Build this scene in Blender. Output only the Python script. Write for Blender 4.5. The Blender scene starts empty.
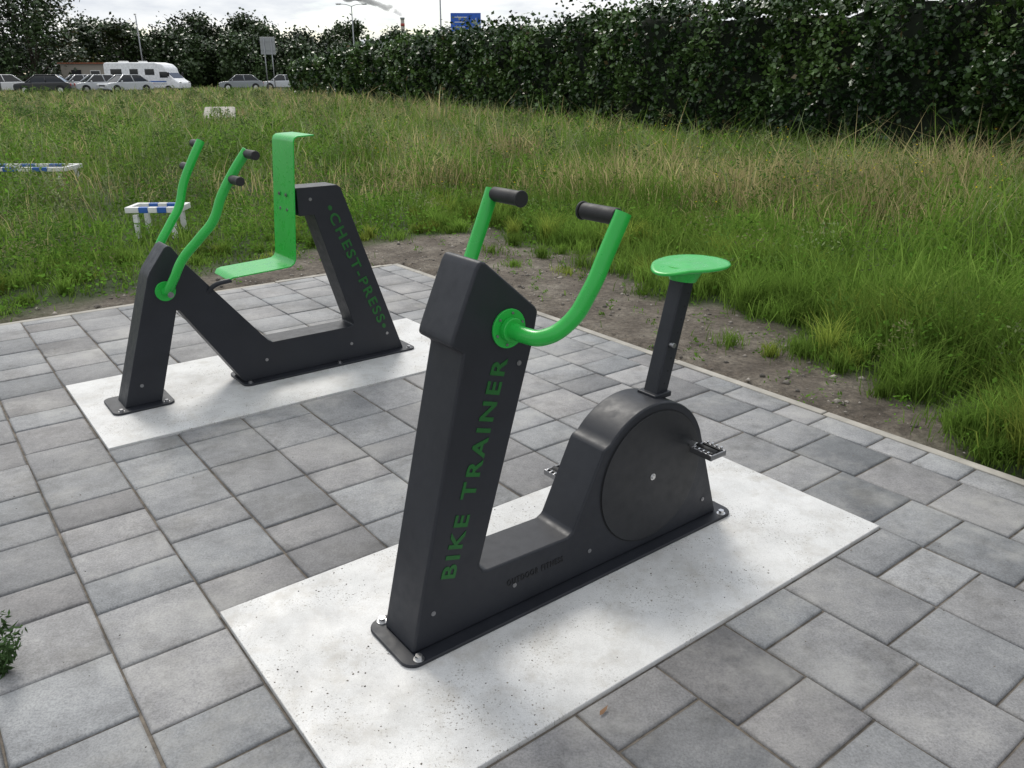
import bpy, math, random, bmesh
import numpy as np
from mathutils import Vector, Matrix
random.seed(4); rng=np.random.default_rng(7)
scene=bpy.context.scene
ANG=math.atan2(.609,.793); CA,SA=math.cos(ANG),math.sin(ANG)
def W2(s,w): return (CA*s-SA*w, SA*s+CA*w)
def toSW(X,Y): return (CA*X+SA*Y, -SA*X+CA*Y)

# ---------------------------------------------------------------- noise
def _h(i,j,seed):
    v=np.sin(i*127.1+j*311.7+seed*74.7)*43758.5453
    return v-np.floor(v)
def vn(x,y,seed=0):
    x=np.asarray(x,float);y=np.asarray(y,float)
    xi=np.floor(x);yi=np.floor(y);xf=x-xi;yf=y-yi
    xf=xf*xf*(3-2*xf);yf=yf*yf*(3-2*yf)
    a=_h(xi,yi,seed);b=_h(xi+1,yi,seed);c=_h(xi,yi+1,seed);d=_h(xi+1,yi+1,seed)
    return (a*(1-xf)+b*xf)*(1-yf)+(c*(1-xf)+d*xf)*yf
def fbm(x,y,seed=0,o=4):
    t=0;amp=.5;x=np.asarray(x,float);y=np.asarray(y,float)
    for k in range(o):
        t=t+amp*vn(x,y,seed+k*13);x=x*2.03+5.1;y=y*2.03+1.7;amp*=.5
    return t/(1-.5**o)
def ss(x,a,b):
    t=np.clip((x-a)/(b-a),0,1);return t*t*(3-2*t)

# ---------------------------------------------------------------- materials
def mat(name,col=(.5,.5,.5),rough=.5,metal=0,spec=.5):
    m=bpy.data.materials.new(name);m.use_nodes=True
    b=m.node_tree.nodes['Principled BSDF']
    b.inputs['Base Color'].default_value=(*col,1);b.inputs['Roughness'].default_value=rough
    b.inputs['Metallic'].default_value=metal;b.inputs['Specular IOR Level'].default_value=spec
    return m
class NT:
    def __init__(s,m): s.t=m.node_tree;s.b=s.t.nodes['Principled BSDF'] if 'Principled BSDF' in s.t.nodes else None
    def n(s,ty,**k):
        nd=s.t.nodes.new(ty)
        for a,v in k.items():
            setattr(nd,a,v)
        return nd
    def l(s,a,b): s.t.links.new(a,b)
    def noise(s,vec,scale,detail=3,rough=.55):
        nd=s.n('ShaderNodeTexNoise');nd.inputs['Scale'].default_value=scale;nd.inputs['Detail'].default_value=detail;nd.inputs['Roughness'].default_value=rough
        if vec: s.l(vec,nd.inputs['Vector'])
        return nd.outputs['Fac']
    def ramp(s,fac,stops):
        r=s.n('ShaderNodeValToRGB');e=r.color_ramp.elements
        while len(e)<len(stops): e.new(.5)
        for i,(p,c) in enumerate(stops):
            e[i].position=p;e[i].color=(*c,1) if len(c)==3 else c
        s.l(fac,r.inputs['Fac']);return r.outputs['Color']
    def mix(s,a,b,fac,mode='MIX'):
        m=s.n('ShaderNodeMix',data_type='RGBA',blend_type=mode)
        if isinstance(fac,(int,float)): m.inputs[0].default_value=fac
        else: s.l(fac,m.inputs[0])
        for v,i in((a,6),(b,7)):
            if isinstance(v,tuple): m.inputs[i].default_value=(*v,1)
            else: s.l(v,m.inputs[i])
        return m.outputs[2]
    def bump(s,h,st,dist=.01):
        b=s.n('ShaderNodeBump');b.inputs['Strength'].default_value=st;b.inputs['Distance'].default_value=dist
        s.l(h,b.inputs['Height']);s.l(b.outputs['Normal'],s.b.inputs['Normal'])

def paint(name,col,rough,bump=.15,scale=900,var=.15):
    m=mat(name,col,rough);N=NT(m)
    o=N.n('ShaderNodeTexCoord').outputs['Object']
    f=N.noise(o,6,4)
    c=N.ramp(f,[(.3,tuple(x*(1-var) for x in col)),(.7,tuple(min(1,x*(1+var)) for x in col))])
    N.l(c,N.b.inputs['Base Color'])
    r=N.ramp(N.noise(o,25,3),[(.3,(rough-.07,)*3),(.7,(rough+.09,)*3)]);N.l(r,N.b.inputs['Roughness'])
    N.bump(N.noise(o,scale,1),bump,.0006)
    return m
M_black=paint('anthracite_powder_coat',(.018,.020,.026),.46,.5,700,.12)
M_black.node_tree.nodes['Principled BSDF'].inputs['Specular IOR Level'].default_value=.4
M_disc=paint('anthracite_disc',(.014,.015,.018),.45,.4,700)
M_green=paint('green_powder_coat',(.02,.42,.055),.30,.15,500,.06)
M_green2=paint('green_lettering_shaded',(.007,.11,.015),.5)  # darker than the frame green: shade of cut-out letters put into the colour
M_grip=paint('rubber_grip',(.012,.012,.013),.6,.6,400)
M_steel=mat('galvanised_steel',(.62,.62,.62),.28,1)
M_bolt=mat('dull_bolt',(.30,.30,.31),.4,1)
M_dark=mat('dark_gap',(.008,.008,.009),.7)
M_white=paint('white_paint',(.75,.75,.73),.45)
M_blue=paint('blue_paint',(.03,.12,.42),.4)
M_glass=mat('car_glass',(.012,.015,.018),.08)
M_tyre=mat('tyre_rubber',(.015,.015,.016),.8)
M_pole=mat('galvanised_pole',(.32,.33,.34),.5,.6)

def vegmat(name,trans=.3,rough=.55):
    m=bpy.data.materials.new(name);m.use_nodes=True;N=NT(m)
    a=N.n('ShaderNodeAttribute',attribute_name='Col').outputs['Color']
    if trans<=0:
        N.l(a,N.b.inputs['Base Color']);N.b.inputs['Roughness'].default_value=rough;N.b.inputs['Specular IOR Level'].default_value=.4
        return m
    df=N.n('ShaderNodeBsdfDiffuse');N.l(a,df.inputs['Color'])
    tr=N.n('ShaderNodeBsdfTranslucent')
    hs=N.n('ShaderNodeHueSaturation');hs.inputs['Value'].default_value=1.6;hs.inputs['Saturation'].default_value=1.02;N.l(a,hs.inputs['Color']);N.l(hs.outputs[0],tr.inputs['Color'])
    mx=N.n('ShaderNodeMixShader');mx.inputs[0].default_value=trans
    N.l(df.outputs[0],mx.inputs[1]);N.l(tr.outputs[0],mx.inputs[2])
    N.l(mx.outputs[0],N.t.nodes['Material Output'].inputs['Surface'])
    return m
M_grass=vegmat('grass_blades',.42);M_leaf=vegmat('leaves',.33,.5);M_hedge=vegmat('hedge_leaves',0,.36);M_stone=vegmat('small_stones',0,.9)

# ---------------------------------------------------------------- mesh helpers
def link(o,parent=None):
    scene.collection.objects.link(o)
    if parent: o.parent=parent
    return o
def mesh(name,V,F,m,parent=None,smooth=False):
    me=bpy.data.meshes.new(name);me.from_pydata([tuple(v) for v in V],[],[tuple(f) for f in F]);me.update()
    if m: me.materials.append(m)
    if smooth:
        for p in me.polygons:p.use_smooth=True
    return link(bpy.data.objects.new(name,me),parent)
def fastmesh(name,V,F,cols,m,parent=None):
    V=np.asarray(V,np.float32);F=np.asarray(F,np.int32);k=F.shape[1]
    me=bpy.data.meshes.new(name);me.vertices.add(len(V));me.vertices.foreach_set('co',V.ravel())
    me.loops.add(F.size);me.loops.foreach_set('vertex_index',F.ravel())
    me.polygons.add(len(F));me.polygons.foreach_set('loop_start',np.arange(0,F.size,k,dtype=np.int32))
    me.update(calc_edges=True)
    if cols is not None:
        a=me.color_attributes.new('Col','FLOAT_COLOR','POINT')
        c=np.ones((len(V),4),np.float32);c[:,:3]=cols;a.data.foreach_set('color',c.ravel())
    me.materials.append(m)
    return link(bpy.data.objects.new(name,me),parent)
def bevel(o,w,seg=3,ang=30):
    b=o.modifiers.new('bevel','BEVEL');b.width=w;b.segments=seg;b.limit_method='ANGLE';b.angle_limit=math.radians(ang)
    for p in o.data.polygons:p.use_smooth=True
    b.harden_normals=False
    wn=o.modifiers.new('wn','WEIGHTED_NORMAL');wn.keep_sharp=False
    return o
class Grp:
    def __init__(s,name,ox,oy,rot=ANG,world=None,oz=0):
        s.o=(ox,oy,oz);s.e=bpy.data.objects.new(name,None);scene.collection.objects.link(s.e)
        X,Y=(W2(ox,oy) if world is None else world)
        s.e.location=(X,Y,oz if world is None else 0);s.e.rotation_euler=(0,0,rot);s.e.empty_display_size=.2
    def L(s,p): return (p[0]-s.o[0],p[1]-s.o[1],p[2]-s.o[2])
    def prism(s,name,prof,w0,w1,m,bv=.01,seg=3):
        n=len(prof)
        V=[s.L((a,w0,b)) for a,b in prof]+[s.L((a,w1,b)) for a,b in prof]
        F=[list(range(n)),list(range(2*n-1,n-1,-1))]+[[i,i+n,(i+1)%n+n,(i+1)%n] for i in range(n)]
        o=mesh(name,V,F,m,s.e)
        bm=bmesh.new();bm.from_mesh(o.data);bmesh.ops.recalc_face_normals(bm,faces=bm.faces);bm.to_mesh(o.data);bm.free()
        if bv: bevel(o,bv,seg)
        return o
    def box(s,name,c,d,m,bv=.004,rot=None):
        V=[]
        R=Matrix.Rotation(rot[1],3,rot[0]) if rot else Matrix.Identity(3)
        c=s.L(c)
        for x in(-.5,.5):
            for y in(-.5,.5):
                for z in(-.5,.5):
                    V.append(Vector(c)+R@Vector((x*d[0],y*d[1],z*d[2])))
        F=[(0,1,3,2),(4,6,7,5),(0,4,5,1),(2,3,7,6),(0,2,6,4),(1,5,7,3)]
        o=mesh(name,V,F,m,s.e)
        if bv: bevel(o,bv,2)
        return o
    def cyl(s,name,p0,p1,r0,m,r1=None,n=24,bv=0,smooth=True):
        r1=r0 if r1 is None else r1
        a=Vector(s.L(p0));b=Vector(s.L(p1));z=(b-a).normalized();x=z.orthogonal().normalized();y=z.cross(x)
        V=[];
        for c,r in((a,r0),(b,r1)):
            for i in range(n):
                t=2*math.pi*i/n;V.append(c+x*math.cos(t)*r+y*math.sin(t)*r)
        F=[list(range(n-1,-1,-1)),list(range(n,2*n))]+[[i,(i+1)%n,(i+1)%n+n,i+n] for i in range(n)]
        o=mesh(name,V,F,m,s.e)
        if bv: bevel(o,bv,2,40)
        elif smooth:
            for p in o.data.polygons:p.use_smooth=len(p.vertices)==4
        return o
    def tube(s,name,pts,r,m):
        cu=bpy.data.curves.new(name,'CURVE');cu.dimensions='3D';cu.bevel_depth=r;cu.bevel_resolution=6;cu.resolution_u=14;cu.use_fill_caps=True
        sp=cu.splines.new('BEZIER');sp.bezier_points.add(len(pts)-1)
        for bp,p in zip(sp.bezier_points,pts):
            bp.co=s.L(p);bp.handle_left_type=bp.handle_right_type='AUTO'
        cu.materials.append(m);return link(bpy.data.objects.new(name,cu),s.e)
    def text(s,name,body,start,end,w,size,m,off=.0,ext=.0008,sp=1.3):
        cu=bpy.data.curves.new(name,'FONT');cu.body=body;cu.size=size;cu.offset=off;cu.extrude=ext;cu.space_character=sp
        cu.materials.append(m)
        o=link(bpy.data.objects.new(name,cu),s.e)
        bpy.context.view_layer.update()
        L=math.hypot(end[0]-start[0],end[1]-start[1]);k=L/max(o.dimensions.x,1e-4)
        x=Vector((end[0]-start[0],0,end[1]-start[1])).normalized();n=Vector((0,-1,0));y=n.cross(x)
        M=Matrix((x*k,y,n)).transposed().to_4x4();M.translation=Vector(s.L((start[0],w,start[1])))-y*size*.34
        o.matrix_local=M
        return o
    def bolt(s,p,d=(0,-1,0),r=.009,h=.006,m=None):
        m=m or M_bolt
        a=Vector(p);d=Vector(d)
        s.cyl('washer',a,a+d*.002,r*1.5,m,n=20);s.cyl('bolt',a+d*.002,a+d*h,r,m,n=6,smooth=False)

def roundrect(s0,s1,w0,w1,r,n=6):
    P=[]
    for cx,cy,a0 in((s1-r,w1-r,0),(s0+r,w1-r,90),(s0+r,w0+r,180),(s1-r,w0+r,270)):
        for i in range(n+1):
            a=math.radians(a0+90*i/n);P.append((cx+r*math.cos(a),cy+r*math.sin(a)))
    return P
def plate(g,name,s0,s1,w0,w1,z0,z1,m,r=.035,bv=.003):
    P=roundrect(s0,s1,w0,w1,r);n=len(P)
    V=[g.L((a,b,z0)) for a,b in P]+[g.L((a,b,z1)) for a,b in P]
    F=[list(range(n-1,-1,-1)),list(range(n,2*n))]+[[i,(i+1)%n,(i+1)%n+n,i+n] for i in range(n)]
    o=mesh(name,V,F,m,g.e);bevel(o,bv,2,50);return o

# ---------------------------------------------------------------- terrain
HX0,HK=13.35,.446   # hedge line X = HX0 - HK*Y
SMAX,WMAX=3.51,6.31
def fieldD(X,Y):
    s,w=toSW(X,Y)
    return s,w,s-(SMAX+.06),w-(WMAX+.06)
def dirtf(X,Y):
    s,w,ds,dw=fieldD(X,Y)
    n=fbm(X*1.3,Y*1.3,3)-.5; n2=fbm(X*4,Y*4,9)-.5
    ws=np.clip(.24+.36*(w-1.5),.16,1.5)+n*1.0+n2*.6
    ww=np.clip(.16+.2*s,.10,.95)+n*.6+n2*.4
    e=np.maximum(ds-ws,dw-ww)          # >0 vegetated
    return 1-ss(e,-.18,.15), e
def gh(X,Y):
    s,w,ds,dw=fieldD(X,Y)
    D=np.maximum(ds,dw)
    base=-.015+.05*(fbm(X*.9,Y*.9,21)-.5)*ss(D,0,.6)+.22*(fbm(X*.22,Y*.22,31)-.5)*ss(D,.5,4)
    base=base+.18*np.exp(-(((X-4.3)/1.9)**2+((Y-8.4)/2.4)**2))*ss(D,.5,2)
    base=base*(1-ss(np.hypot(X,Y),80,150))
    low=-.09
    k=ss(D,-.02,.07)
    inside=(s<-2.6)|(w<-2.1)
    k=np.where(inside,1,k)
    return low*(1-k)+np.where(inside,-.03,base)*k
n=460;l=np.linspace(-1,1,n);g=np.sign(l)*2.2*(np.exp(6.75*np.abs(l))-1)
GX,GY=np.meshgrid(g+.8,g+6.2,indexing='ij')
Z=gh(GX,GY)
V=np.stack([GX,GY,Z],-1).reshape(-1,3)
idx=np.arange(n*n).reshape(n,n)
F=np.stack([idx[:-1,:-1],idx[1:,:-1],idx[1:,1:],idx[:-1,1:]],-1).reshape(-1,4)
dm,_=dirtf(GX,GY)
C=np.zeros((n*n,3));C[:,0]=dm.ravel()
M=mat('ground_soil',rough=.95);N=NT(M)
pos=N.n('ShaderNodeNewGeometry').outputs['Position']
at=N.n('ShaderNodeSeparateColor');N.l(N.n('ShaderNodeAttribute',attribute_name='Col').outputs['Color'],at.inputs[0])
s1=N.ramp(N.noise(pos,2.2,5,.72),[(.30,(.09,.07,.052)),(.50,(.20,.168,.132)),(.70,(.36,.32,.26))])
s2=N.ramp(N.noise(pos,28,4,.75),[(.3,(.5,.5,.5)),(.7,(1.35,1.35,1.35))])
soil=N.mix(s1,s2,1.,'MULTIPLY')
grs=N.ramp(N.noise(pos,1.2,4,.7),[(.3,(.035,.06,.016)),(.55,(.065,.095,.026)),(.8,(.12,.125,.045))])
N.l(N.mix(grs,soil,at.outputs[0]),N.b.inputs['Base Color']);N.bump(N.noise(pos,22,6,.75),1.,.06)
ground=fastmesh('ground',V,F,C,M)
ground.data.polygons.foreach_set('use_smooth',np.ones(len(F),bool))

# ---------------------------------------------------------------- paving
def clean_mat_tile():
    m=mat('concrete_paver',rough=.78);N=NT(m)
    pos=N.n('ShaderNodeNewGeometry').outputs['Position']
    a=N.n('ShaderNodeAttribute',attribute_name='Col').outputs['Color']
    f1=N.ramp(N.noise(pos,6,6,.75),[(.28,(.60,.60,.60)),(.5,(.97,.97,.97)),(.72,(1.32,1.31,1.28))])
    f2=N.ramp(N.noise(pos,150,3,.7),[(.3,(.68,.68,.68)),(.6,(1.10,1.10,1.10))])
    c=N.mix(a,f1,1.,'MULTIPLY');c=N.mix(c,f2,1.,'MULTIPLY')
    st=N.ramp(N.noise(pos,1.7,6,.72),[(.50,(0,0,0)),(.68,(1,1,1))])
    c=N.mix(c,(.46,.45,.42),N.mix((0,0,0),st,.45))
    dk=N.ramp(N.noise(pos,2.9,5,.7),[(.32,(.70,.69,.67)),(.47,(1,1,1))]);c=N.mix(c,dk,1.,'MULTIPLY')
    N.l(c,N.b.inputs['Base Color'])
    r=N.ramp(N.noise(pos,3,2),[(.3,(.42,)*3),(.7,(.75,)*3)]);N.l(r,N.b.inputs['Roughness'])
    h=N.noise(pos,220,3,.75);N.bump(h,.6,.004)
    return m
M_tile=clean_mat_tile()
PIT=.31;S0=.546
slabs=[(S0,S0+7*PIT,1.238,2.249),(S0,S0+7*PIT,3.745,4.755)]
tv=[];tf=[];tc=[]
edges=[S0+PIT*k for k in range(-10,10)]+[SMAX]
WMIN=-2.0
for i in range(len(edges)-1):
    a,b=edges[i],edges[i+1]
    ivs=[];cur=WMIN-random.random()*.1
    for (x0,x1,y0,y1) in slabs:
        if a>x0-.01 and b<x1+.01:
            ivs.append((cur,y0));cur=y1
    ivs.append((cur,WMAX))
    for (p,q) in ivs:
        c=p;first=True
        while c<q-.001:
            L=PIT if (random.random()<.62) else PIT*2/3
            if first and c<0: L=random.choice([.1,.2,.31])
            first=False
            if q-(c+L)<.09: L=q-c
            gp=.0036+random.uniform(-.0008,.0018);ch=.008
            s0,s1_,w0,w1=a+gp,b-gp,c+gp,c+L-gp
            dz=[random.uniform(-.004,.003) for _ in range(4)]
            base=random.uniform(-.0025,.0015)
            jx=random.uniform(-.0015,.0015)
            cs=[(s0,w0),(s1_,w0),(s1_,w1),(s0,w1)];ci=[(s0+ch,w0+ch),(s1_-ch,w0+ch),(s1_-ch,w1-ch),(s0+ch,w1-ch)]
            o=len(tv)
            for j,(x,y) in enumerate(cs): tv.append((*W2(x+jx,y),-.05))
            for j,(x,y) in enumerate(cs): tv.append((*W2(x+jx,y),-.0060+base))
            for j,(x,y) in enumerate(ci): tv.append((*W2(x+jx,y),base+dz[j]*.5))
            tf.append((o+8,o+9,o+10,o+11))
            for j in range(4):
                jj=(j+1)%4
                tf.append((o+4+j,o+4+jj,o+8+jj,o+8+j));tf.append((o+j,o+jj,o+4+jj,o+4+j))
            v=random.gauss(.238,.038);v=max(.15,min(.33,v));wm=random.uniform(-.008,.006)
            tc+= [(v+wm,v,v-wm*.6+.004)]*12
            c+=L
fastmesh('paving',tv,tf,np.array(tc),M_tile)
M_sand=mat('joint_sand',rough=.95);N=NT(M_sand);pos=N.n('ShaderNodeNewGeometry').outputs['Position']
N.l(N.ramp(N.noise(pos,14,4,.7),[(.3,(.05,.045,.038)),(.7,(.22,.19,.155))]),N.b.inputs['Base Color']);N.bump(N.noise(pos,300,2),.5,.003)
sb=[W2(-2.56,WMIN-.1),W2(SMAX,WMIN-.1),W2(SMAX,WMAX),W2(-2.56,WMAX)]
mesh('bedding_sand',[(x,y,-.0105) for x,y in sb],[(0,1,2,3)],M_sand,bpy.data.objects['paving'])
M_kerb=paint('kerb_concrete',(.36,.34,.30),.85,.6,120,.25)
gk=Grp('kerb',SMAX,WMAX)
c=WMIN
while c<WMAX:
    e=min(c+1.0,WMAX+.06);gk.box('kerb_stone',(SMAX+.032,(c+e)/2,-.06),(.055,e-c-.006,.12+random.uniform(-.012,.004)),M_kerb,.006);c=e
c=-2.6
while c<SMAX-.01:
    e=min(c+1.0,SMAX);gk.box('kerb_stone',((c+e)/2,WMAX+.032,-.06),(e-c-.006,.055,.12+random.uniform(-.012,.004)),M_kerb,.006);c=e
M_slab=mat('white_concrete_slab',rough=.6);N=NT(M_slab);pos=N.n('ShaderNodeNewGeometry').outputs['Position']
c=N.ramp(N.noise(pos,2.6,6,.72),[(.28,(.46,.455,.44)),(.5,(.62,.62,.61)),(.72,(.73,.73,.72))])
sp=N.ramp(N.noise(pos,140,2,.6),[(.61,(0,0,0)),(.67,(1,1,1))])
pt=N.ramp(N.noise(pos,4,4,.7),[(.46,(0,0,0)),(.60,(1,1,1))])
spm=N.mix(sp,pt,1.,'MULTIPLY')
c=N.mix(c,(.17,.15,.125),spm)
sc=N.ramp(N.noise(pos,420,1,.6),[(.3,(.86,.86,.86)),(.6,(1.04,1.04,1.04))]);c=N.mix(c,sc,1.,'MULTIPLY')
dst=N.ramp(N.noise(pos,7,6,.75),[(.50,(0,0,0)),(.70,(1,1,1))]);c=N.mix(c,(.38,.35,.30),N.mix((0,0,0),dst,.5))
N.l(c,N.b.inputs['Base Color'])
N.l(N.ramp(N.noise(pos,6,3),[(.3,(.36,)*3),(.7,(.68,)*3)]),N.b.inputs['Roughness']);N.bump(N.noise(pos,220,3,.7),.25,.002)
for (x0,x1,y0,y1) in slabs:
    P=[(x0+.004,y0+.004),(x1-.004,y0+.004),(x1-.004,y1-.004),(x0+.004,y1-.004)]
    cx,cy=(x0+x1)/2,(y0+y1)/2
    Vv=[(p[0]-cx,p[1]-cy,z) for z in(-.06,.006) for p in P]
    o=mesh('concrete_slab',Vv,[(3,2,1,0),(4,5,6,7)]+[(i,(i+1)%4,(i+1)%4+4,i+4) for i in range(4)],M_slab)
    o.location=(*W2(cx,cy),0);o.rotation_euler=(0,0,ANG);bevel(o,.003,2)
ZS=.006
# ---------------------------------------------------------------- bike trainer
g=Grp('exercise_bike',1.6,1.765)
NW,FW=1.68,1.85
plate(g,'base_plate',.882,2.345,1.635,1.893,ZS,.018,M_black,.045)
cc=(1.905,.292);R=.272
arc=[(cc[0]+R*math.cos(math.radians(a)),cc[1]+R*math.sin(math.radians(a))) for a in np.linspace(139,18,34)]
prof=[(.925,.018),(1.128,.905),(1.088,.932),(1.095,.955),(1.172,1.128),(1.186,1.148),(1.205,1.142),(1.375,.995),(1.385,.978),(1.366,.885),(1.170,.225),(1.178,.205),(1.20,.197),(1.52,.187),(1.545,.20),(1.668,.452),(1.676,.462)]+arc+[(2.288,.018)]
g.prism('frame',prof,NW,FW,M_black,.009,3)
for f_,sg in((NW,-1),(FW,1)):
    g.cyl('disc_gap',(cc[0],f_-sg*.002,cc[1]),(cc[0],f_+sg*.0015,cc[1]),.246,M_dark,n=96)
    g.cyl('flywheel_disc',(cc[0],f_,cc[1]),(cc[0],f_+sg*.006,cc[1]),.2425,M_disc,n=96,bv=.0015)
g.bolt((cc[0],NW-.006,cc[1]),r=.008,m=M_steel)
for s_ in(.93,2.29):
    for w_ in(1.655,1.872): g.bolt((s_+.0,w_,.018),(0,0,1),.011,.014,m=M_steel)
for p in [(1.0,.13),(1.315,.84),(1.30,.10),(1.62,.10),(2.2,.10)]: g.bolt((p[0],NW,p[1]),r=.005,h=.003,m=M_bolt)
g.box('post_collar',(1.985,1.765,.560),(.085,.085,.02),M_black,.004)
d=Vector((.105,0,.42));ang=math.atan2(d.x,d.z)
g.box('seat_post',(1.985+.05,1.765,.54+.205),(.060,.060,.44),M_black,.006,rot=('Y',ang))
g.cyl('adjust_bolt',(2.015,1.74,.74),(2.015,1.715,.74),.009,M_bolt,n=8)
for q in range(8): g.cyl('adjust_hole',(2.0+q*.0125,1.739,.60+q*.044),(2.0+q*.0125,1.7345,.60+q*.044),.004,M_dark,n=12)
g.cyl('seat_cup',(2.088,1.765,.945),(2.095,1.765,.992),.045,M_green,.065,n=32,bv=.003)
nn=48;SV=[];SF=[]
rings=[(0,.004),(.05,.001),(.10,.001),(.125,.004),(.135,.004),(.138,-.001),(.133,-.006),(.10,-.008),(0,-.008)]
for r_,z_ in rings:
    for i in range(nn):
        t=2*math.pi*i/nn;rr=max(r_,.001);SV.append((2.113+rr*math.cos(t)*(1.10)-1.6,rr*math.sin(t)*(.86+.16*math.cos(t)),1.0+z_-.25*max(0,-rr*math.cos(t)-.08)))
for k in range(len(rings)-1):
    for i in range(nn):
        a=k*nn+i;b=k*nn+(i+1)%nn;SF.append((a,a+nn,b+nn,b))
mesh('seat',SV,SF,M_green,g.e,True)
for sg,face in((-1,NW),(1,FW)):
    m_=1.765
    def q(s_,off,z_): return (s_,m_+sg*off,z_)
    g.cyl('pivot_flange',(1.276,face,.95),(1.276,face+sg*.008,.95),.056,M_green,n=40,bv=.002)
    g.cyl('pivot_hub',(1.276,face+sg*.008,.95),(1.276,face+sg*.028,.95),.034,M_green,n=32,bv=.003)
    for a in range(6):
        t=a*math.pi/3+.3;g.cyl('flange_bolt',(1.276+.045*math.cos(t),face+sg*.008,.95+.045*math.sin(t)),(1.276+.045*math.cos(t),face+sg*.012,.95+.045*math.sin(t)),.004,M_bolt,n=6)
    h0=abs(face-m_)
    g.tube('handle_arm',[q(1.276,h0+.01,.95),q(1.279,h0+.07,.946),q(1.298,h0+.125,.95),q(1.352,h0+.165,.99),q(1.405,.272,1.075),q(1.452,.279,1.17),q(1.499,.286,1.268)],.0225,M_green)
    g.cyl('grip',q(1.494,.272,1.256),q(1.494,.14,1.256),.0225,M_grip,n=32,bv=.005)
    g.cyl('grip_cap',q(1.494,.14,1.256),q(1.494,.132,1.256),.0255,M_grip,n=32,bv=.003)
for sg,face,ps,pz in((-1,NW,2.10,.362),(1,FW,1.705,.262)):
    g.cyl('pedal_boss',(ps,face,pz),(ps,face+sg*.03,pz),.014,M_steel,n=20,bv=.002)
    g.cyl('pedal_axle',(ps,face+sg*.03,pz),(ps,face+sg*.125,pz),.007,M_steel,n=16)
    g.cyl('pedal_barrel',(ps,face+sg*.035,pz),(ps,face+sg*.12,pz),.015,M_grip,n=16)
    for k in(-1,1):
        g.box('pedal_side',(ps+k*.036,face+sg*.08,pz),(.010,.098,.022),M_bolt,.003)
        g.box('pedal_tread',(ps+k*.024,face+sg*.08,pz+.002),(.012,.08,.022),M_grip,.002)
        for q_ in range(4): g.box('cage_tooth',(ps+k*.036,face+sg*(.05+q_*.02),pz+.014),(.010,.006,.008),M_steel,.001)
    for k in(.035,.125): g.box('pedal_end',(ps,face+sg*k,pz),(.075,.008,.020),M_bolt,.003)
g.text('lettering','BIKE TRAINER',(1.052,.225),(1.250,.865),NW-.0012,.068,M_green2,.0018)
g.text('logo_text','OUTDOOR FITNESS',(1.27,.118),(1.50,.118),NW-.0012,.030,M_dark,.0004)

# ---------------------------------------------------------------- chest press
g=Grp('chest_press_machine',1.55,4.245)
NW,FW=4.17,4.325
plate(g,'base_plate_foot',.66,.96,4.115,4.38,ZS,.018,M_black,.04)
plate(g,'base_plate_rear',1.325,2.41,4.115,4.38,ZS,.018,M_black,.04)
prof=[(.725,.018),(.93,.66),(.945,.69),(1.03,.80),(1.05,.81),(1.066,.80),(1.125,.705),(1.50,.23),(1.525,.215),(2.0,.215),(2.022,.222),(2.022,.24),(1.835,.885),(1.75,.885),(1.745,.89),(1.745,1.03),(1.75,1.035),(1.985,1.035),(2.005,1.02),(2.345,.018),(1.345,.018),(1.06,.475),(1.045,.48),(.905,.018)]
g.prism('frame',prof,NW,FW,M_black,.008,3)
for p in [(.82,.12),(1.48,.12),(2.0,.11),(2.24,.13),(1.82,.97)]: g.bolt((p[0],NW,p[1]),r=.006,h=.003)
for s_,w_ in((.70,4.14),(.92,4.14),(1.365,4.14),(2.37,4.14),(1.9,4.14),(2.37,4.355)): g.bolt((s_,w_,.018),(0,0,1),.010,.012)
path=[(1.315,.600),(1.335,.616),(1.36,.620)]+[(1.62,.632),(1.65,.636),(1.668,.648),(1.678,.668)]+[(1.728,1.275),(1.734,1.292),(1.75,1.302)]+[(1.845,1.306)]
PV=[];PF=[]
for i,(a,b) in enumerate(path):
    hw=.14
    if i==0: hw=.105
    if i==1: hw=.13
    PV+= [g.L((a,4.245-hw,b)),g.L((a,4.245+hw,b))]
for i in range(len(path)-1): PF.append((2*i,2*i+1,2*i+3,2*i+2))
o=mesh('seat_and_backrest',PV,PF,M_green,g.e,False);sd=o.modifiers.new('s','SOLIDIFY');sd.thickness=.007;sd.offset=0;bevel(o,.002,2,50)
g.box('seat_bracket',(1.7265,4.245,.96),(.035,.12,.12),M_black,.004)
for w_ in(4.2,4.29):
    for z_ in(.92,1.0): g.bolt((1.695+.002,w_,z_),(-1,0,0),.007,.006)
g.tube('seat_stop',[(1.20,4.19,.53),(1.25,4.15,.585),(1.33,4.14,.60)],.012,M_black)
for sg,face in((-1,NW),(1,FW)):
    m_=4.2475
    def q(s_,off,z_): return (s_,m_+sg*off,z_)
    g.cyl('pivot_flange',(1.004,face,.587),(1.004,face+sg*.01,.587),.05,M_green,n=36,bv=.002)
    g.tube('handle_arm',[q(1.004,.08,.587),q(1.004,.125,.595),q(1.03,.17,.66),q(1.075,.20,.755),q(1.16,.245,.86),q(1.225,.275,.94),q(1.275,.30,1.06),q(1.34,.32,1.17),q(1.407,.345,1.267)],.0225,M_green)
    g.cyl('grip',q(1.402,.345,1.25),q(1.402,.465,1.25),.0215,M_grip,n=28,bv=.004)
    g.cyl('grip_lower',q(1.325,.318,1.135),q(1.325,.44,1.135),.0215,M_grip,n=28,bv=.004)
    g.bolt((1.004,face+sg*.10,.587),(0,sg,0),.01,.012)
g.text('lettering','\u2022CHEST-PRESS\u2022',(1.925,.93),(2.225,.17),NW-.0012,.078,M_green2,.0018)

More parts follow.
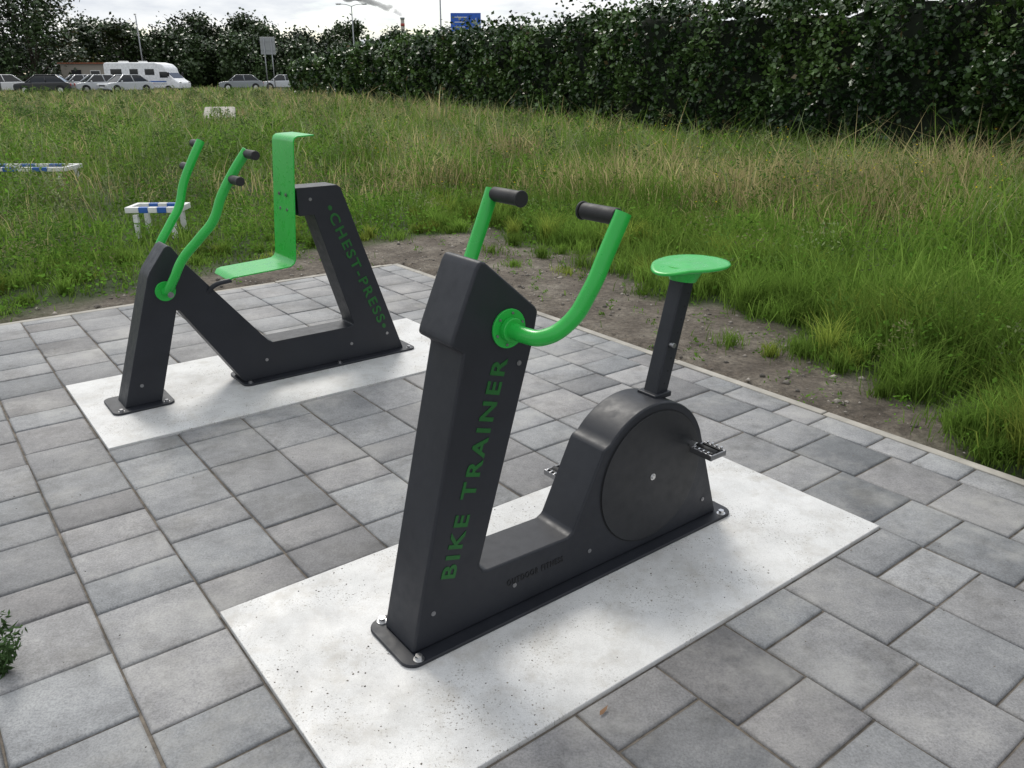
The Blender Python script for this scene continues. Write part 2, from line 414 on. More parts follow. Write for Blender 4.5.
# ---------------------------------------------------------------- striped low barriers
def barrier(X,Y,rot,L,D,H,seg):
    g=Grp('striped_barrier',0,0,rot,(X,Y))
    ns=seg
    for y_ in(-D/2,D/2):
        for i in range(ns):
            a=-L/2+L*i/ns;b=a+L/ns
            g.box('rail_band',((a+b)/2,y_,H),(b-a-.001,.06,.06),M_white if i%2==0 else M_blue,.006)
        for x_ in(-L/2+.05,L/2-.05): g.box('leg',(x_,y_,H/2-.04),(.05,.05,H-.02),M_white,.005)
    for x_ in(-L/2-.02,L/2+.02): g.box('cross_rail',(x_,0,H),(.05,D+.06,.06),M_white,.006)
BAR=[(-3.80,8.6,.48,.35),(-7.5,12.2,1.9,.5)]
barrier(-3.80,8.7,.05,.48,.3,.27,5)
barrier(-7.5,12.2,.04,1.9,.5,.32,9)
g=Grp('concrete_block',0,0,.3,(-9.7,28))
g.box('block',(0,0,.16),(1.0,2.0,.6),M_kerb,.05,rot=('X',.14))

# ---------------------------------------------------------------- vegetation
def blades(name,P,h,wd,lean,col,m=M_grass):
    n=len(P);ph=rng.uniform(0,2*np.pi,n);wdv=np.stack([np.cos(ph),np.sin(ph),0*ph],1)*wd[:,None]/2
    lp=rng.uniform(0,2*np.pi,n);lv=np.stack([np.cos(lp),np.sin(lp),0*lp],1)*(lean*h)[:,None]
    up=np.zeros((n,3));up[:,2]=h
    A=P-wdv;B=P+wdv;mid=P+up*.58+lv*.32;Cc=mid-wdv*.75;D=mid+wdv*.75;T=P+up*np.sqrt(np.clip(1-lean**2*.5,.2,1))[:,None]+lv
    V=np.stack([A,B,Cc,D,T],1).reshape(-1,3)
    o=(np.arange(n)*5)[:,None,None]
    F=(o+np.array([[0,1,3],[0,3,2],[2,3,4]])[None]).reshape(-1,3)
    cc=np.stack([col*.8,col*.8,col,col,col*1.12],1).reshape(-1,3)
    return fastmesh(name,V,F,cc,m)
def leafarr(P,size,col,nz=.6,asp=.5):
    n=len(P)
    nv=rng.normal(size=(n,3));nv[:,2]=np.abs(nv[:,2])+nz;nv/=np.linalg.norm(nv,axis=1)[:,None]
    t=rng.normal(size=(n,3));t-=nv*(t*nv).sum(1)[:,None];t/=np.linalg.norm(t,axis=1)[:,None]
    b=np.cross(nv,t);s=size[:,None]
    V=np.stack([P-t*s*.5,P+b*s*asp*.5-t*s*.05-nv*s*.06,P+t*s*.5,P-b*s*asp*.5-t*s*.05-nv*s*.06],1).reshape(-1,3)
    F=(np.arange(n)*4)[:,None]+np.arange(4)[None]
    c=np.repeat(col,4,axis=0)
    return V,F,c
def sampleXY(n,y0,y1,pw):
    ys=np.linspace(y0,y1,4000);p=(1.5*ys+3)*ys**(-pw);c=np.cumsum(p);c/=c[-1]
    Y=np.interp(rng.random(n),c,ys);X=rng.uniform(-1,1,n)*( .74*Y+2.4)
    return X,Y
def keep(X,Y,extra=.03):
    s,w,ds,dw=fieldD(X,Y)
    return ((ds>extra)|(dw>extra))&(X<HX0-HK*Y-.2)
def vegh(X,Y):
    _,e=dirtf(X,Y);s,w,ds,dw=fieldD(X,Y)
    nn=fbm(X*.8,Y*.8,41);right=ss(s-.35*w,1.4,3.2)
    h=.07+.10*ss(e,0,1.2)+.15*ss(e,.1,.7)*right+.26*ss(e,1.2,4.5)*right+.30*ss(e,3.,8)*(1-right)
    h=h*(.30+1.4*nn)
    return h,e,right,nn
G1=np.array([.080,.152,.022]);G2=np.array([.175,.262,.058]);DRY=np.array([.40,.345,.18]);GG=np.array([.19,.23,.11])
def vegcol(X,Y,e,right,n):
    p=fbm(X*.5,Y*.5,55);q=rng.random(n)
    c=G1[None]*(1-q[:,None])+G2[None]*q[:,None]
    far=ss(Y,11,38)
    dry=np.clip(ss(p,.45,.68)*ss(e,1.4,3.0)*(.16+.5*right)+.42*far*ss(fbm(X*.15,Y*.35,77),.25,.6),0,.75)
    k=(rng.random(n)<dry)[:,None]
    gk=(rng.random(n)<.26*ss(e,2,5)+.22*far)[:,None]
    c=np.where(gk,GG*rng.uniform(.8,1.2,(n,1)),c)
    c=np.where(k,DRY*rng.uniform(.55,1.1,(n,1)),c)
    c=c*(.35+1.25*fbm(X*1.1,Y*1.1,63))[:,None]
    return c,dry
n=360000;X,Y=sampleXY(n,2.0,95,1.85)
k=keep(X,Y);X,Y=X[k],Y[k]
h,e,right,nn=vegh(X,Y)
pr=ss(e,-.10,.30)*.97+.06*ss(fbm(X*3,Y*3,5),.5,.7)
pr*=.30+.70*ss(fbm(X*2.2,Y*2.2,88),.25,.5)
pr*=1-.5*(1-right)*(1-ss(Y,12,22))
k=rng.random(len(X))<pr;X,Y,h,e,right=X[k],Y[k],h[k],e[k],right[k]
n=len(X);D=np.hypot(X,Y);col,dry=vegcol(X,Y,e,right,n)
h=h*rng.uniform(.45,1.35,n)*(1+.45*(rng.random(n)<.08));h=np.maximum(h,.03)
P=np.stack([X,Y,gh(X,Y)-.005],1)
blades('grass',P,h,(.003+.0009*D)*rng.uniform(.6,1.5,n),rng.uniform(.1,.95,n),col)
# fine tufts spilling over the soil edge
nt=460;X,Y=sampleXY(nt*40,2.5,14,1.2);k=keep(X,Y,.06);X,Y=X[k],Y[k];_,e,right,_=vegh(X,Y)
k=(e>-.5)&(e<1.6)&(rng.random(len(X))<np.where(right>.3,1,.35)*np.where(e<0,.16,1));X,Y,e,right=X[k][:nt],Y[k][:nt],e[k][:nt],right[k][:nt];nt=len(X)
i=np.repeat(np.arange(nt),140);m=len(i);rad=rng.uniform(.05,.20,nt)
a=rng.uniform(0,6.28,m);r=np.abs(rng.normal(size=m))*.6*rad[i];PX=X[i]+r*np.cos(a);PY=Y[i]+r*np.sin(a)
hh=rng.uniform(.10,.30,nt)*(.6+.6*right)*(.45+.55*ss(e,-.3,.4))
k=keep(PX,PY,-.02);i,PX,PY=i[k],PX[k],PY[k];m=len(i)
tc_=(G1*.55+G2*.55)*rng.uniform(.6,1.3,(nt,1))*np.where(rng.random((nt,1))<.2,np.array([[1.5,1.15,1.2]]),1.)
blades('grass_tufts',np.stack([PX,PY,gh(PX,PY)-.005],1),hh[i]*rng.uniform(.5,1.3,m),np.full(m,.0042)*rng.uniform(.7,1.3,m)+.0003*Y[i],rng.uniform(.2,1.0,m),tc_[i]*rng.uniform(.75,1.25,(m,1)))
# groundcover leaves
n=260000;X,Y=sampleXY(n,2.5,40,1.9);k=keep(X,Y);X,Y=X[k],Y[k];h,e,right,nn=vegh(X,Y)
pr=ss(e,-.12,.3)*(.15+.85*ss(fbm(X*1.1,Y*1.1,12),.35,.6))*(1-.45*right)
k=rng.random(len(X))<pr;X,Y,h,e=X[k],Y[k],h[k],e[k];n=len(X);D=np.hypot(X,Y)
col=(np.array([.085,.170,.026])*(rng.uniform(.6,1.7,(n,1))))*(.35+1.3*fbm(X*1.4,Y*1.4,3))[:,None]
P=np.stack([X,Y,gh(X,Y)+h*rng.uniform(.05,.95,n)],1)
V,F,c=leafarr(P,(.016+.0026*D)*rng.uniform(.6,1.6,n),col,.9,.6)
fastmesh('ground_cover',V,F,c,M_leaf)
def clumps(name,nc,y0,y1,pw,hr,rr,nl,ls,cols,cond):
    X,Y=sampleXY(nc*6,y0,y1,pw);k=keep(X,Y);X,Y=X[k],Y[k];_,e,right,_=vegh(X,Y)
    k=cond(X,Y,e,right)
    for bx,by,bl,bd in BAR: k&=~((np.abs(X-bx)<bl/2+.3)&(Y>by-1.2)&(Y<by+.6))
    X,Y=X[k][:nc],Y[k][:nc];n=len(X)
    H=rng.uniform(*hr,n);Rr=rng.uniform(*rr,n);base=gh(X,Y);D=np.hypot(X,Y)
    ci=rng.integers(0,len(cols),n);bright=rng.uniform(.6,1.35,n)
    i=np.repeat(np.arange(n),nl);m=len(i)
    t=rng.random(m)**.7;a=rng.uniform(0,2*np.pi,m);r=np.sqrt(rng.random(m))*Rr[i]*(1.15-t*.8)
    P=np.stack([X[i]+r*np.cos(a),Y[i]+r*np.sin(a),base[i]+t*H[i]*(1-.35*(r/Rr[i])**2)],1)
    col=np.array(cols)[ci[i]]*bright[i][:,None]*rng.uniform(.7,1.3,(m,1))
    V,F,c=leafarr(P,(ls+.0014*D[i])*rng.uniform(.6,1.4,m),col,.5,.38)
    return fastmesh(name,V,F,c,M_leaf)
clumps('weeds',1400,4,50,1.35,(.15,.5),(.15,.42),80,.024,[(.07,.135,.025),(.125,.205,.05),(.16,.20,.09),(.085,.16,.035),(.18,.18,.09)],lambda X,Y,e,r:e>.5)
clumps('weeds_tall',520,8.5,62,1.0,(.45,.95),(.25,.6),120,.032,[(.055,.10,.03),(.14,.18,.08),(.17,.20,.10),(.095,.155,.045)],lambda X,Y,e,r:(e>2.6)&(fbm(X*.4,Y*.4,8)>.38))
clumps('seedlings',130,3,9,1.2,(.03,.09),(.03,.09),14,.018,[(.11,.22,.03)],lambda X,Y,e,r:(e>-1.2)&(e<.1))
n=28000;X,Y=sampleXY(n,4,80,1.5);k=keep(X,Y);X,Y=X[k],Y[k];h,e,right,nn=vegh(X,Y)
pr=ss(e,1.2,3.2)*ss(fbm(X*.5,Y*.5,55),.42,.62)
k=rng.random(len(X))<pr;X,Y,right=X[k],Y[k],right[k];n=len(X);D=np.hypot(X,Y)
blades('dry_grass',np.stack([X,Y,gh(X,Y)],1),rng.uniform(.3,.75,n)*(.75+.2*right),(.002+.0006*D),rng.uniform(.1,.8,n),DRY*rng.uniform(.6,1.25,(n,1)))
n=4000;X,Y=sampleXY(n,4,22,1.4);k=keep(X,Y);X,Y=X[k],Y[k];h,e,right,nn=vegh(X,Y)
k=(e>.8)&(fbm(X*.7,Y*.7,91)>.66)&(right>.4);X,Y,h=X[k],Y[k],h[k];n=len(X)
V,F,c=leafarr(np.stack([X,Y,gh(X,Y)+h*1.1+.03],1),np.full(n,.014)+.0007*Y,np.tile(np.array([.65,.50,.03]),(n,1)),1.5,1.)
fastmesh('wild_flowers',V,F,c,M_leaf)
n=14000;X=rng.uniform(-6,7,n);Y=rng.uniform(2,10,n);k=keep(X,Y,.0);X,Y=X[k],Y[k];dm_,e=dirtf(X,Y);k=rng.random(len(X))<dm_*.9;X,Y=X[k],Y[k];n=len(X)
oc=np.array([[1,0,0],[-1,0,0],[0,1,0],[0,-1,0],[0,0,1],[0,0,-1]],float);of=np.array([[0,2,4],[2,1,4],[1,3,4],[3,0,4],[2,0,5],[1,2,5],[3,1,5],[0,3,5]])
sz=.003+.02*rng.random(n)**5+.004*rng.random(n);an=rng.uniform(0,6.28,n)
Vs=oc[None]*sz[:,None,None]*rng.uniform(.6,1.3,(n,6,1))
ca,sa=np.cos(an)[:,None],np.sin(an)[:,None]
Vr=np.stack([Vs[...,0]*ca-Vs[...,1]*sa,Vs[...,0]*sa+Vs[...,1]*ca,Vs[...,2]*.7],-1)+np.stack([X,Y,gh(X,Y)+sz*.2],1)[:,None]
Fs=(np.arange(n)*6)[:,None,None]+of[None]
gc=np.repeat(rng.uniform(.08,.42,(n,1))*np.array([[1,.90,.78]]),6,axis=0)
fastmesh('gravel',Vr.reshape(-1,3),Fs.reshape(-1,3),gc,M_stone)

# hedge
HL=math.hypot(1,HK);hn=np.array([-1,-HK])/HL
def hedge_top(Yp): return 3.1+.7*(fbm(Yp*.5,Yp*0,2)-.5)+.55*(fbm(Yp*2.2,Yp*0+3,6)-.5)-.7*ss(Yp,45,72)
def hedge_pt(Yp,z,dep):
    X=HX0-HK*Yp;return np.stack([X-hn[0]*dep,Yp-hn[1]*dep,z],-1)
def hbump(Yp,z): return 1.25*(fbm(Yp*.8,z*.45,14,3)-.5)+.6*(fbm(Yp*2.4,z*1.3,15,3)-.5)
n=190000;ys=np.linspace(-5,72,5000);p=np.maximum(np.abs(ys),7)**-1.35;c=np.cumsum(p);c/=c[-1]
Yp=np.interp(rng.random(n),c,ys);top=hedge_top(Yp)
z=top*rng.random(n)-.05;dep=-hbump(Yp,z)+rng.random(n)**1.8*.35+.35*ss(z/top,.80,1.)**2
istop=rng.random(n)<.20
dep=np.where(istop,rng.random(n)*1.7,dep);z=np.where(istop,top-.10+rng.normal(0,.08,n)+.6*(rng.random(n)**8),z)
hole=fbm(Yp*3.2,z*2.6,44)
k=(hole>.42)|(rng.random(n)<.20)|istop
Yp,z,dep,istop=Yp[k],z[k],dep[k],istop[k];n=len(Yp)
P=hedge_pt(Yp,z,dep);D=np.hypot(P[:,0],P[:,1])
b=ss(fbm(Yp*1.2,z*1.2,18),.25,.75)
col=np.array([.018,.042,.012])*(1-b[:,None])+np.array([.068,.122,.030])*b[:,None]
col*=rng.uniform(.45,1.8,(n,1));col=np.where((rng.random(n)<.015)[:,None],np.array([.12,.09,.04]),col)
V,F,c_=leafarr(P,(.040+.0040*D)*rng.uniform(.6,1.4,n),col,.25,.72)
fastmesh('hedge',V,F,c_,M_hedge)
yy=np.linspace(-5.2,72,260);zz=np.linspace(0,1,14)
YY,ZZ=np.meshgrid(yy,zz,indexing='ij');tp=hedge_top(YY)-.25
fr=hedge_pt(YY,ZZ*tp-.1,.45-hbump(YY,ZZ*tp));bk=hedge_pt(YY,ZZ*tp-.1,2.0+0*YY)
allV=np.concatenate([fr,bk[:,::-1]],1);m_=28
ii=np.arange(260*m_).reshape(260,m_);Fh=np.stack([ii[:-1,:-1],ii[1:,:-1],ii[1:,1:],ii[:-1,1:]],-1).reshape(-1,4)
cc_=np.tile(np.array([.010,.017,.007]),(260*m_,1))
fastmesh('dark_core',allV.reshape(-1,3),Fh,cc_,M_stone,bpy.data.objects['hedge'])  # near-black core added inside the hedge to block the view through its leaves

# trees
M_bark=paint('bark',(.07,.055,.04),.9,.8,30,.3)
def tree(X,Y,H,Rc,seed,nl=7000,ls=.38,dark=1.,name='tree',low=.12):
    r=random.Random(seed);e=bpy.data.objects.new(name,None);scene.collection.objects.link(e);e.location=(X,Y,0)
    V=[];F=[]
    def limb(a,b,r0,r1,n=7):
        a=Vector(a);b=Vector(b);z=(b-a).normalized();x=z.orthogonal().normalized();y=z.cross(x);o=len(V)
        for c,rr in((a,r0),(b,r1)):
            for i in range(n):
                t=6.283*i/n;V.append(tuple(c+x*math.cos(t)*rr+y*math.sin(t)*rr))
        for i in range(n): F.append((o+i,o+(i+1)%n,o+(i+1)%n+n,o+i+n))
    tr=H*.025
    limb((0,0,-.1),(r.uniform(-.1,.1),0,H*.28),tr,tr*.75);limb((0,0,H*.28),(r.uniform(-.3,.3),0,H*.85),tr*.75,tr*.2)
    cl=[]
    for i in range(38):
        a=r.uniform(0,6.283);t=r.uniform(low,1.0);rad=Rc*math.sqrt(max(.05,1-((t-.45)/.60)**2))*r.uniform(.2,1)
        c=(rad*math.cos(a),rad*math.sin(a),H*t*.93);cl.append(c)
        if i%2==0: limb((0,0,H*max(.12,t-.3)*.8),c,tr*.35,tr*.08,5)
    mesh('trunk_and_limbs',V,F,M_bark,e,True)
    cl=np.array(cl);i=rng.integers(0,len(cl),nl);sg=rng.uniform(.12,.24,len(cl))*Rc
    P=cl[i]+rng.normal(size=(nl,3))*sg[i][:,None]*np.array([1,1,.75]);P[:,2]=np.clip(P[:,2],.4,None)
    br=rng.uniform(.55,1.5,len(cl))
    col=np.array([.036,.060,.021])*dark*br[i][:,None]*rng.uniform(.65,1.45,(nl,1))
    Vv,Ff,c=leafarr(P,ls*rng.uniform(.6,1.4,nl),col,.4,.7)
    fastmesh('crown',Vv,Ff,c,M_hedge,e)
T=[(-50.0,90,10.6,4.9,1.),(-57,88,10.2,4.8,1.),(-44.0,98,7.0,3.6,1.1),(-41,104,7.3,3.4,.9),(-37.5,105,9.2,4.0,.9),(-33,108,8.2,3.8,1.),(-29.5,104,7.2,3.3,1.),(-26.5,110,6.4,3.6,.9),(-22.5,112,6.6,3.8,1.2),(-19.5,104,7.4,3.2,1.2),(-49,102,7.0,3.8,1),(-15,118,7,3.6,1),(-64,100,9,4.8,1),(-53,108,8.2,4,.9),(-31,98,5.6,3.,1.25),(-24.5,99,5.,3.,1.2),(-35.5,98,5.6,3.,1.0)]
for i,t in enumerate(T): tree(*t[:4],i+3,dark=t[4])
n=50000;X=rng.uniform(-120,90,n);hh=4.6+3.2*fbm(X*.09,X*0,4)+1.6*(fbm(X*.5,X*0,5)-.5)
P=np.stack([X,125+rng.normal(0,2.5,n)+6*(fbm(X*.2,X*0,3)-.5),hh*rng.random(n)**.8],1)
b=fbm(X*.3,P[:,2]*.4,8)
V,F,c=leafarr(P,.72*rng.uniform(.6,1.5,n),np.array([.042,.064,.032])*(.5+b[:,None])*rng.uniform(.7,1.3,(n,1)),.4,.7)
fastmesh('distant_trees',V,F,c,M_hedge)

# ---------------------------------------------------------------- parking lot and vehicles
M_asph=paint('asphalt',(.06,.06,.062),.9,.5,60,.3)
pk=[(-75,66),(-17,66),(-17,96),(-75,96)]
mesh('parking_lot',[(x,y,.14) for x,y in pk],[(0,1,2,3)],M_asph)
lines=Grp('parking_markings',0,0,0,(-40,78))
for i in range(9): lines.box('marking',(-18+i*2.6,-6,.146),(.12,4.8,.004),M_white,0)
def carpaint(n,c):
    m=mat(n,c,.28);m.node_tree.nodes['Principled BSDF'].inputs['Coat Weight'].default_value=.6;return m
M_tail=mat('tail_red',(.4,.02,.02),.3)
def car(X,Y,rot,cp,H=1.47,L=4.3):
    g=Grp('parked_car',0,0,rot,(X,Y));g.e.location.z=.14;k=L/4.3;W=.86
    pr=[(-2.12*k,.35),(-2.14*k,.62),(-2.05*k,.80),(-1.55*k,.87),(-.95*k,.90),(1.3*k,.94),(1.85*k,.92),(2.1*k,.80),(2.13*k,.4),(1.75*k,.26),(-1.8*k,.26)]
    g.prism('body',pr,-W,W,cp,.07,3)
    gp=[(-1.25*k,.86),(-.45*k,H-.04),(.2*k,H-.0),(1.1*k,H-.05),(1.75*k,.90)]
    n=len(gp);V=[(a,(-W+.05)+ (z-.88)*.38,z) for a,z in gp]+[(a,(W-.05)-(z-.88)*.38,z) for a,z in gp]
    F=[list(range(n)),list(range(2*n-1,n-1,-1))]+[[i,i+n,(i+1)%n+n,(i+1)%n] for i in range(n)]
    bevel(mesh('greenhouse_glass',V,F,M_glass,g.e),.03,2)
    g.box('roof',(.3*k,0,H+.0),(1.5*k,1.28,.06),cp,.025)
    for s_ in(-1,1):
        for (a,b) in(((-1.22*k,.88),(-.46*k,H-.01)),((.32*k,.9),(.22*k,H)),((1.72*k,.9),(1.08*k,H-.02))):
            g.cyl('pillar',(a[0],s_*(W-.045),a[1]),(b[0],s_*(W-.045-(b[1]-.88)*.38),b[1]),.04,cp,n=8)
        for x_ in(-1.32*k,1.32*k):
            g.cyl('wheel_arch',(x_,s_*(W-.10),.33),(x_,s_*(W+.005),.33),.37,M_dark,n=28)
            g.cyl('wheel',(x_,s_*(W-.16),.31),(x_,s_*(W+.02),.31),.31,M_tyre,n=28,bv=.02);g.cyl('rim',(x_,s_*(W+.0),.31),(x_,s_*(W+.028),.31),.19,M_steel,n=20)
        g.box('headlight',(-2.07*k,s_*.62,.68),(.16,.34,.14),M_white,.03);g.box('tail_light',(2.09*k,s_*.66,.72),(.1,.26,.2),M_tail,.02)
        g.box('mirror',(-.85*k,s_*(W+.08),.96),(.12,.16,.12),cp,.03)
    g.box('number_plate',(-2.145*k,0,.5),(.02,.5,.11),M_white,.002);g.box('grille',(-2.13*k,0,.62),(.03,.9,.12),M_dark,.01)
silver=carpaint('silver_paint',(.55,.57,.59));blackp=carpaint('black_paint',(.02,.022,.028));grey=carpaint('grey_paint',(.26,.28,.30));whitep=carpaint('white_car_paint',(.75,.75,.75))
car(-42.8,71,.9,whitep);car(-38.3,70,.25,blackp);car(-35.6,73.5,.8,silver);car(-33.0,73,.95,silver);car(-45.5,74,.7,silver)
car(-27.2,86,.3,grey);car(-24.0,90,.1,silver);car(-40.5,80,.8,silver)
g=Grp('motorhome',0,0,math.pi-.12,(-33.4,78.5))
M_mh=paint('motorhome_white',(.80,.81,.82),.35,.05)
pr=[(-3.55,.45),(-3.6,.95),(-3.1,1.25),(-2.55,1.75),(-2.45,2.2),(-2.1,2.52),(-1.4,2.66),(3.3,2.66),(3.5,2.5),(3.55,.5)]
g.prism('body',pr,-1.1,1.1,M_mh,.12,4)
g.prism('windscreen',[(-3.02,1.34),(-2.56,1.80),(-2.47,1.74),(-2.93,1.28)],-.9,.9,M_glass,.01)
for s_ in(-1,1):
    g.box('cab_window',(-2.2,s_*1.103,1.62),(.75,.02,.5),M_glass,.05)
    for x_,w_ in((-.9,.9),(.6,.8),(2.3,1.1)): g.box('side_window',(x_,s_*1.105,1.85),(w_,.02,.5),M_glass,.05)
    g.box('door',(1.45,s_*1.103,1.4),(.62,.015,1.75),M_mh,.03)
    g.box('stripe',(.5,s_*1.104,1.05),(5.8,.012,.1),M_blue,.004);g.box('stripe_lower',(.5,s_*1.104,.85),(5.8,.012,.05),M_pole,.004)
    for x_ in(-2.5,1.7):
        g.cyl('wheel',(x_,s_*.9,.36),(x_,s_*1.12,.36),.36,M_tyre,n=28,bv=.02);g.cyl('rim',(x_,s_*1.1,.36),(x_,s_*1.13,.36),.2,M_steel,n=20)
    g.box('mirror',(-2.75,s_*1.28,1.65),(.12,.2,.34),M_dark,.03);g.box('headlight',(-3.5,s_*.8,.95),(.16,.36,.16),M_steel,.03)
g.box('roof_vent',(.2,0,2.72),(.6,.5,.12),M_white,.03);g.box('roof_vent',(2.1,0,2.72),(.7,.6,.14),M_white,.03)
g=Grp('brick_shed',0,0,.1,(-44.3,92))
M_brick=mat('red_brick',rough=.9);N=NT(M_brick);bt=N.n('ShaderNodeTexBrick');bt.inputs['Scale'].default_value=4;bt.inputs['Color1'].default_value=(.36,.11,.05,1);bt.inputs['Color2'].default_value=(.26,.08,.04,1);bt.inputs['Mortar'].default_value=(.3,.27,.23,1)
N.l(N.n('ShaderNodeTexCoord').outputs['Object'],bt.inputs['Vector']);N.l(bt.outputs['Color'],N.b.inputs['Base Color'])
g.box('walls',(0,0,1.35),(6,4,2.7),M_brick,.01)
g.prism('roof',[(-3.2,2.7),(-3.2,2.80),(3.2,2.80),(3.2,2.7)],-2.3,2.3,M_brick,.01)
g.box('door',(-1.5,-2.01,1.05),(1.0,.04,2.1),M_dark,.01)
for x_ in(.4,2.0): g.box('window',(x_,-2.01,1.6),(.9,.05,.8),M_glass,.01);g.box('window_frame',(x_,-2.005,1.6),(1.02,.03,.92),M_white,.01)

def lamp(X,Y,H,arms=2,rot=0,name='street_lamp'):
    g=Grp(name,0,0,rot,(X,Y));g.cyl('pole',(0,0,0),(0,0,H),.10,M_pole,.055,n=14)
    for s_ in((-1,1) if arms==2 else (1,)):
        g.tube('arm',[(0,0,H-.05),(s_*.5,0,H+.12),(s_*1.2,0,H+.2)],.035,M_pole)
        g.box('lamp_head',(s_*1.45,0,H+.2),(.62,.24,.12),M_pole,.04);g.box('lamp_glass',(s_*1.48,0,H+.13),(.42,.18,.03),M_white,.01)
lamp(-18.2,100,8.9);lamp(-6.5,80,10.4,1,.8);lamp(-40.7,95,7.6,1,2.);lamp(-41.4,69,5.4,1,1.2)
g=Grp('direction_sign',0,0,0,(-4.75,90))
M_bs=paint('sign_blue',(.015,.10,.50),.45)
g.box('panel',(0,0,6.65),(3.1,.08,1.75),M_bs,.02)
for x_ in(-1.0,1.0): g.cyl('post',(x_,.12,0),(x_,.12,7.4),.08,M_pole,n=12)
for i,(w_,x_) in enumerate(((1.3,-.5),(1.0,-.65),(1.2,-.55))): g.box('text_line',(x_,-.045,7.12-i*.46),(w_,.012,.07),M_white,.002)
g.box('arrow',(1.05,-.045,6.7),(.07,.012,.7),M_white,.002)
g=Grp('traffic_sign',0,0,.15,(-21.1,75))
g.box('panel_back',(0,0,3.95),(1.25,.05,1.4),M_pole,.02);g.box('stiffener',(0,-.05,4.3),(1.2,.04,.06),M_pole,.004);g.box('stiffener',(0,-.05,3.6),(1.2,.04,.06),M_pole,.004)
for x_ in(-.3,.3): g.cyl('post',(x_,-.09,0),(x_,-.09,4.5),.04,M_pole,n=10)
g=Grp('chimney',0,0,0,(-87.4,700));g.cyl('stack',(0,0,0),(0,0,44),2.4,M_kerb,1.4,n=20)
g.cyl('stack_rim',(0,0,43),(0,0,44.3),1.8,M_pole,1.8,n=20);g.cyl('red_band',(0,0,38),(0,0,40),1.66,mat('red_band',(.35,.05,.04),.7),1.62,n=20)
# steam as a real volume of soft puffs
M_sm=bpy.data.materials.new('steam');M_sm.use_nodes=True;N=NT(M_sm)
vs=N.n('ShaderNodeVolumeScatter');vs.inputs['Color'].default_value=(1,1,1,1);vs.inputs['Density'].default_value=.32;vs.inputs['Anisotropy'].default_value=.3
N.t.nodes.remove(N.b);N.l(vs.outputs[0],N.t.nodes['Material Output'].inputs['Volume'])
bm=bmesh.new();rr=random.Random(5)
for i in range(34):
    t=i/33;r_=1.3+4.0*t;c=Vector((-87.4-46*t+rr.gauss(0,.8),700+rr.gauss(0,1),45.5+17*t**.8+rr.gauss(0,.5+1.3*t)))
    bmesh.ops.create_icosphere(bm,subdivisions=2,radius=r_*rr.uniform(.5,1.1),matrix=Matrix.Translation(c)@Matrix.Diagonal((1.4,1,.7,1)))
me=bpy.data.meshes.new('steam_plume');bm.to_mesh(me);bm.free();me.materials.append(M_sm)
o=link(bpy.data.objects.new('steam_plume',me));rm=o.modifiers.new('r','REMESH');rm.mode='VOXEL';rm.voxel_size=.7

# ---------------------------------------------------------------- little things near the camera
Xc,Yc=-1.465,1.84
P=[]
for i in range(15):
    a=random.uniform(0,6.28);ln=random.uniform(.08,.21);tip=Vector((Xc+math.cos(a)*.075,Yc+math.sin(a)*.075,ln))
    for j in range(26):
        t=random.random();p=Vector((Xc,Yc,0)).lerp(tip,t);P.append((p.x+random.gauss(0,.008),p.y+random.gauss(0,.008),max(.005,p.z)))
P=np.array(P);V,F,c=leafarr(P,rng.uniform(.018,.040,len(P)),np.array([.055,.095,.038])*rng.uniform(.5,1.5,(len(P),1)),.3,.28)
fastmesh('weed_plant',V,F,c,M_leaf)
M_lf=mat('dead_leaf',(.20,.11,.055),.7)
x,y=W2(1.225,1.19)
fl=[(-.020,0,.003),(-.010,.006,.007),(.008,.005,.004),(.020,0,.009),(.007,-.005,.006),(-.012,-.005,.004)]
o=mesh('fallen_leaf',fl,[(0,1,5),(1,2,4,5),(2,3,4)],M_lf);o.location=(x,y,.002);o.rotation_euler=(0,0,.9)
n=5200;sel=rng.random(n)<.65
s_=np.where(sel,rng.uniform(.55,2.7,n),rng.uniform(-1,3.4,n));w_=np.where(sel,np.where(rng.random(n)<.6,rng.uniform(1.25,2.24,n),rng.uniform(3.76,4.74,n)),rng.uniform(.2,6.2,n))
k=(~sel)|(fbm(s_*3,w_*3,70)>.52);s_,w_=s_[k],w_[k];n=len(s_)
X=CA*s_-SA*w_;Y=SA*s_+CA*w_;sz=.0009+.0025*rng.random(n)**4
Vr=oc[None]*sz[:,None,None]*rng.uniform(.6,1.4,(n,6,1))*np.array([1,1,.6])+np.stack([X,Y,np.full(n,.0065)],1)[:,None]
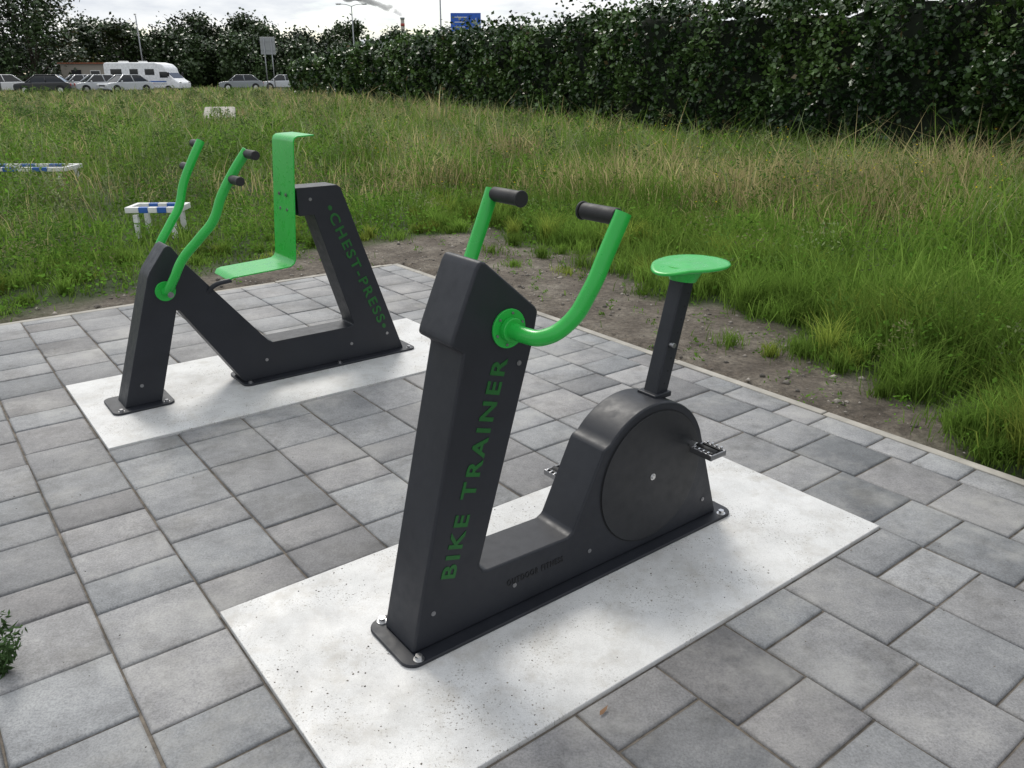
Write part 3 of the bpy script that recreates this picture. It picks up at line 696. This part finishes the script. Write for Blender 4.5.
Fs=(np.arange(n)*6)[:,None,None]+of[None]
fastmesh('grit',Vr.reshape(-1,3),Fs.reshape(-1,3),np.repeat(rng.uniform(.05,.3,(n,1))*np.array([[1,.88,.72]]),6,axis=0),M_stone)

# ---------------------------------------------------------------- sky, sun, camera
EL=math.radians(48);AZ=math.radians(-22)  # clockwise from +Y
w=bpy.data.worlds.new('World');scene.world=w;w.use_nodes=True;t=w.node_tree;bg=t.nodes['Background'];bg.inputs[1].default_value=.145
N=NT.__new__(NT);N.t=t;N.b=None
sky=N.n('ShaderNodeTexSky');sky.sky_type='NISHITA';sky.sun_disc=False;sky.sun_elevation=EL;sky.sun_rotation=AZ
tc=N.n('ShaderNodeTexCoord').outputs['Generated'];mp=N.n('ShaderNodeMapping');mp.inputs['Scale'].default_value=(1,1,4.5);mp.inputs['Location'].default_value=(.3,.2,0);N.l(tc,mp.inputs['Vector'])
f=N.noise(mp.outputs[0],3.2,6,.62)
msk=N.ramp(f,[(.36,(0,0,0)),(.50,(1,1,1))])
cl=N.ramp(N.noise(mp.outputs[0],5.5,6,.6),[(.32,(4.9,5.2,5.7)),(.46,(6.3,6.5,6.7)),(.58,(7.4,7.4,7.4))])
N.l(N.mix(sky.outputs[0],cl,msk),bg.inputs[0])
sl=bpy.data.lights.new('sun','SUN');sl.energy=2.1;sl.angle=math.radians(19);sl.color=(1,.955,.88)
so=bpy.data.objects.new('sun',sl);scene.collection.objects.link(so)
dv=Vector((math.sin(AZ)*math.cos(EL),math.cos(AZ)*math.cos(EL),math.sin(EL)));so.rotation_euler=dv.to_track_quat('Z','Y').to_euler();so.location=(0,0,20)
cam=bpy.data.cameras.new('camera');cam.lens=28.125;cam.sensor_width=36;cam.clip_start=.05;cam.clip_end=4000
co=bpy.data.objects.new('camera',cam);scene.collection.objects.link(co);co.location=(0,0,1.6);co.rotation_euler=(math.radians(90-21.12),0,0);scene.camera=co
scene.view_settings.view_transform='Standard';scene.view_settings.look='None';scene.view_settings.exposure=0
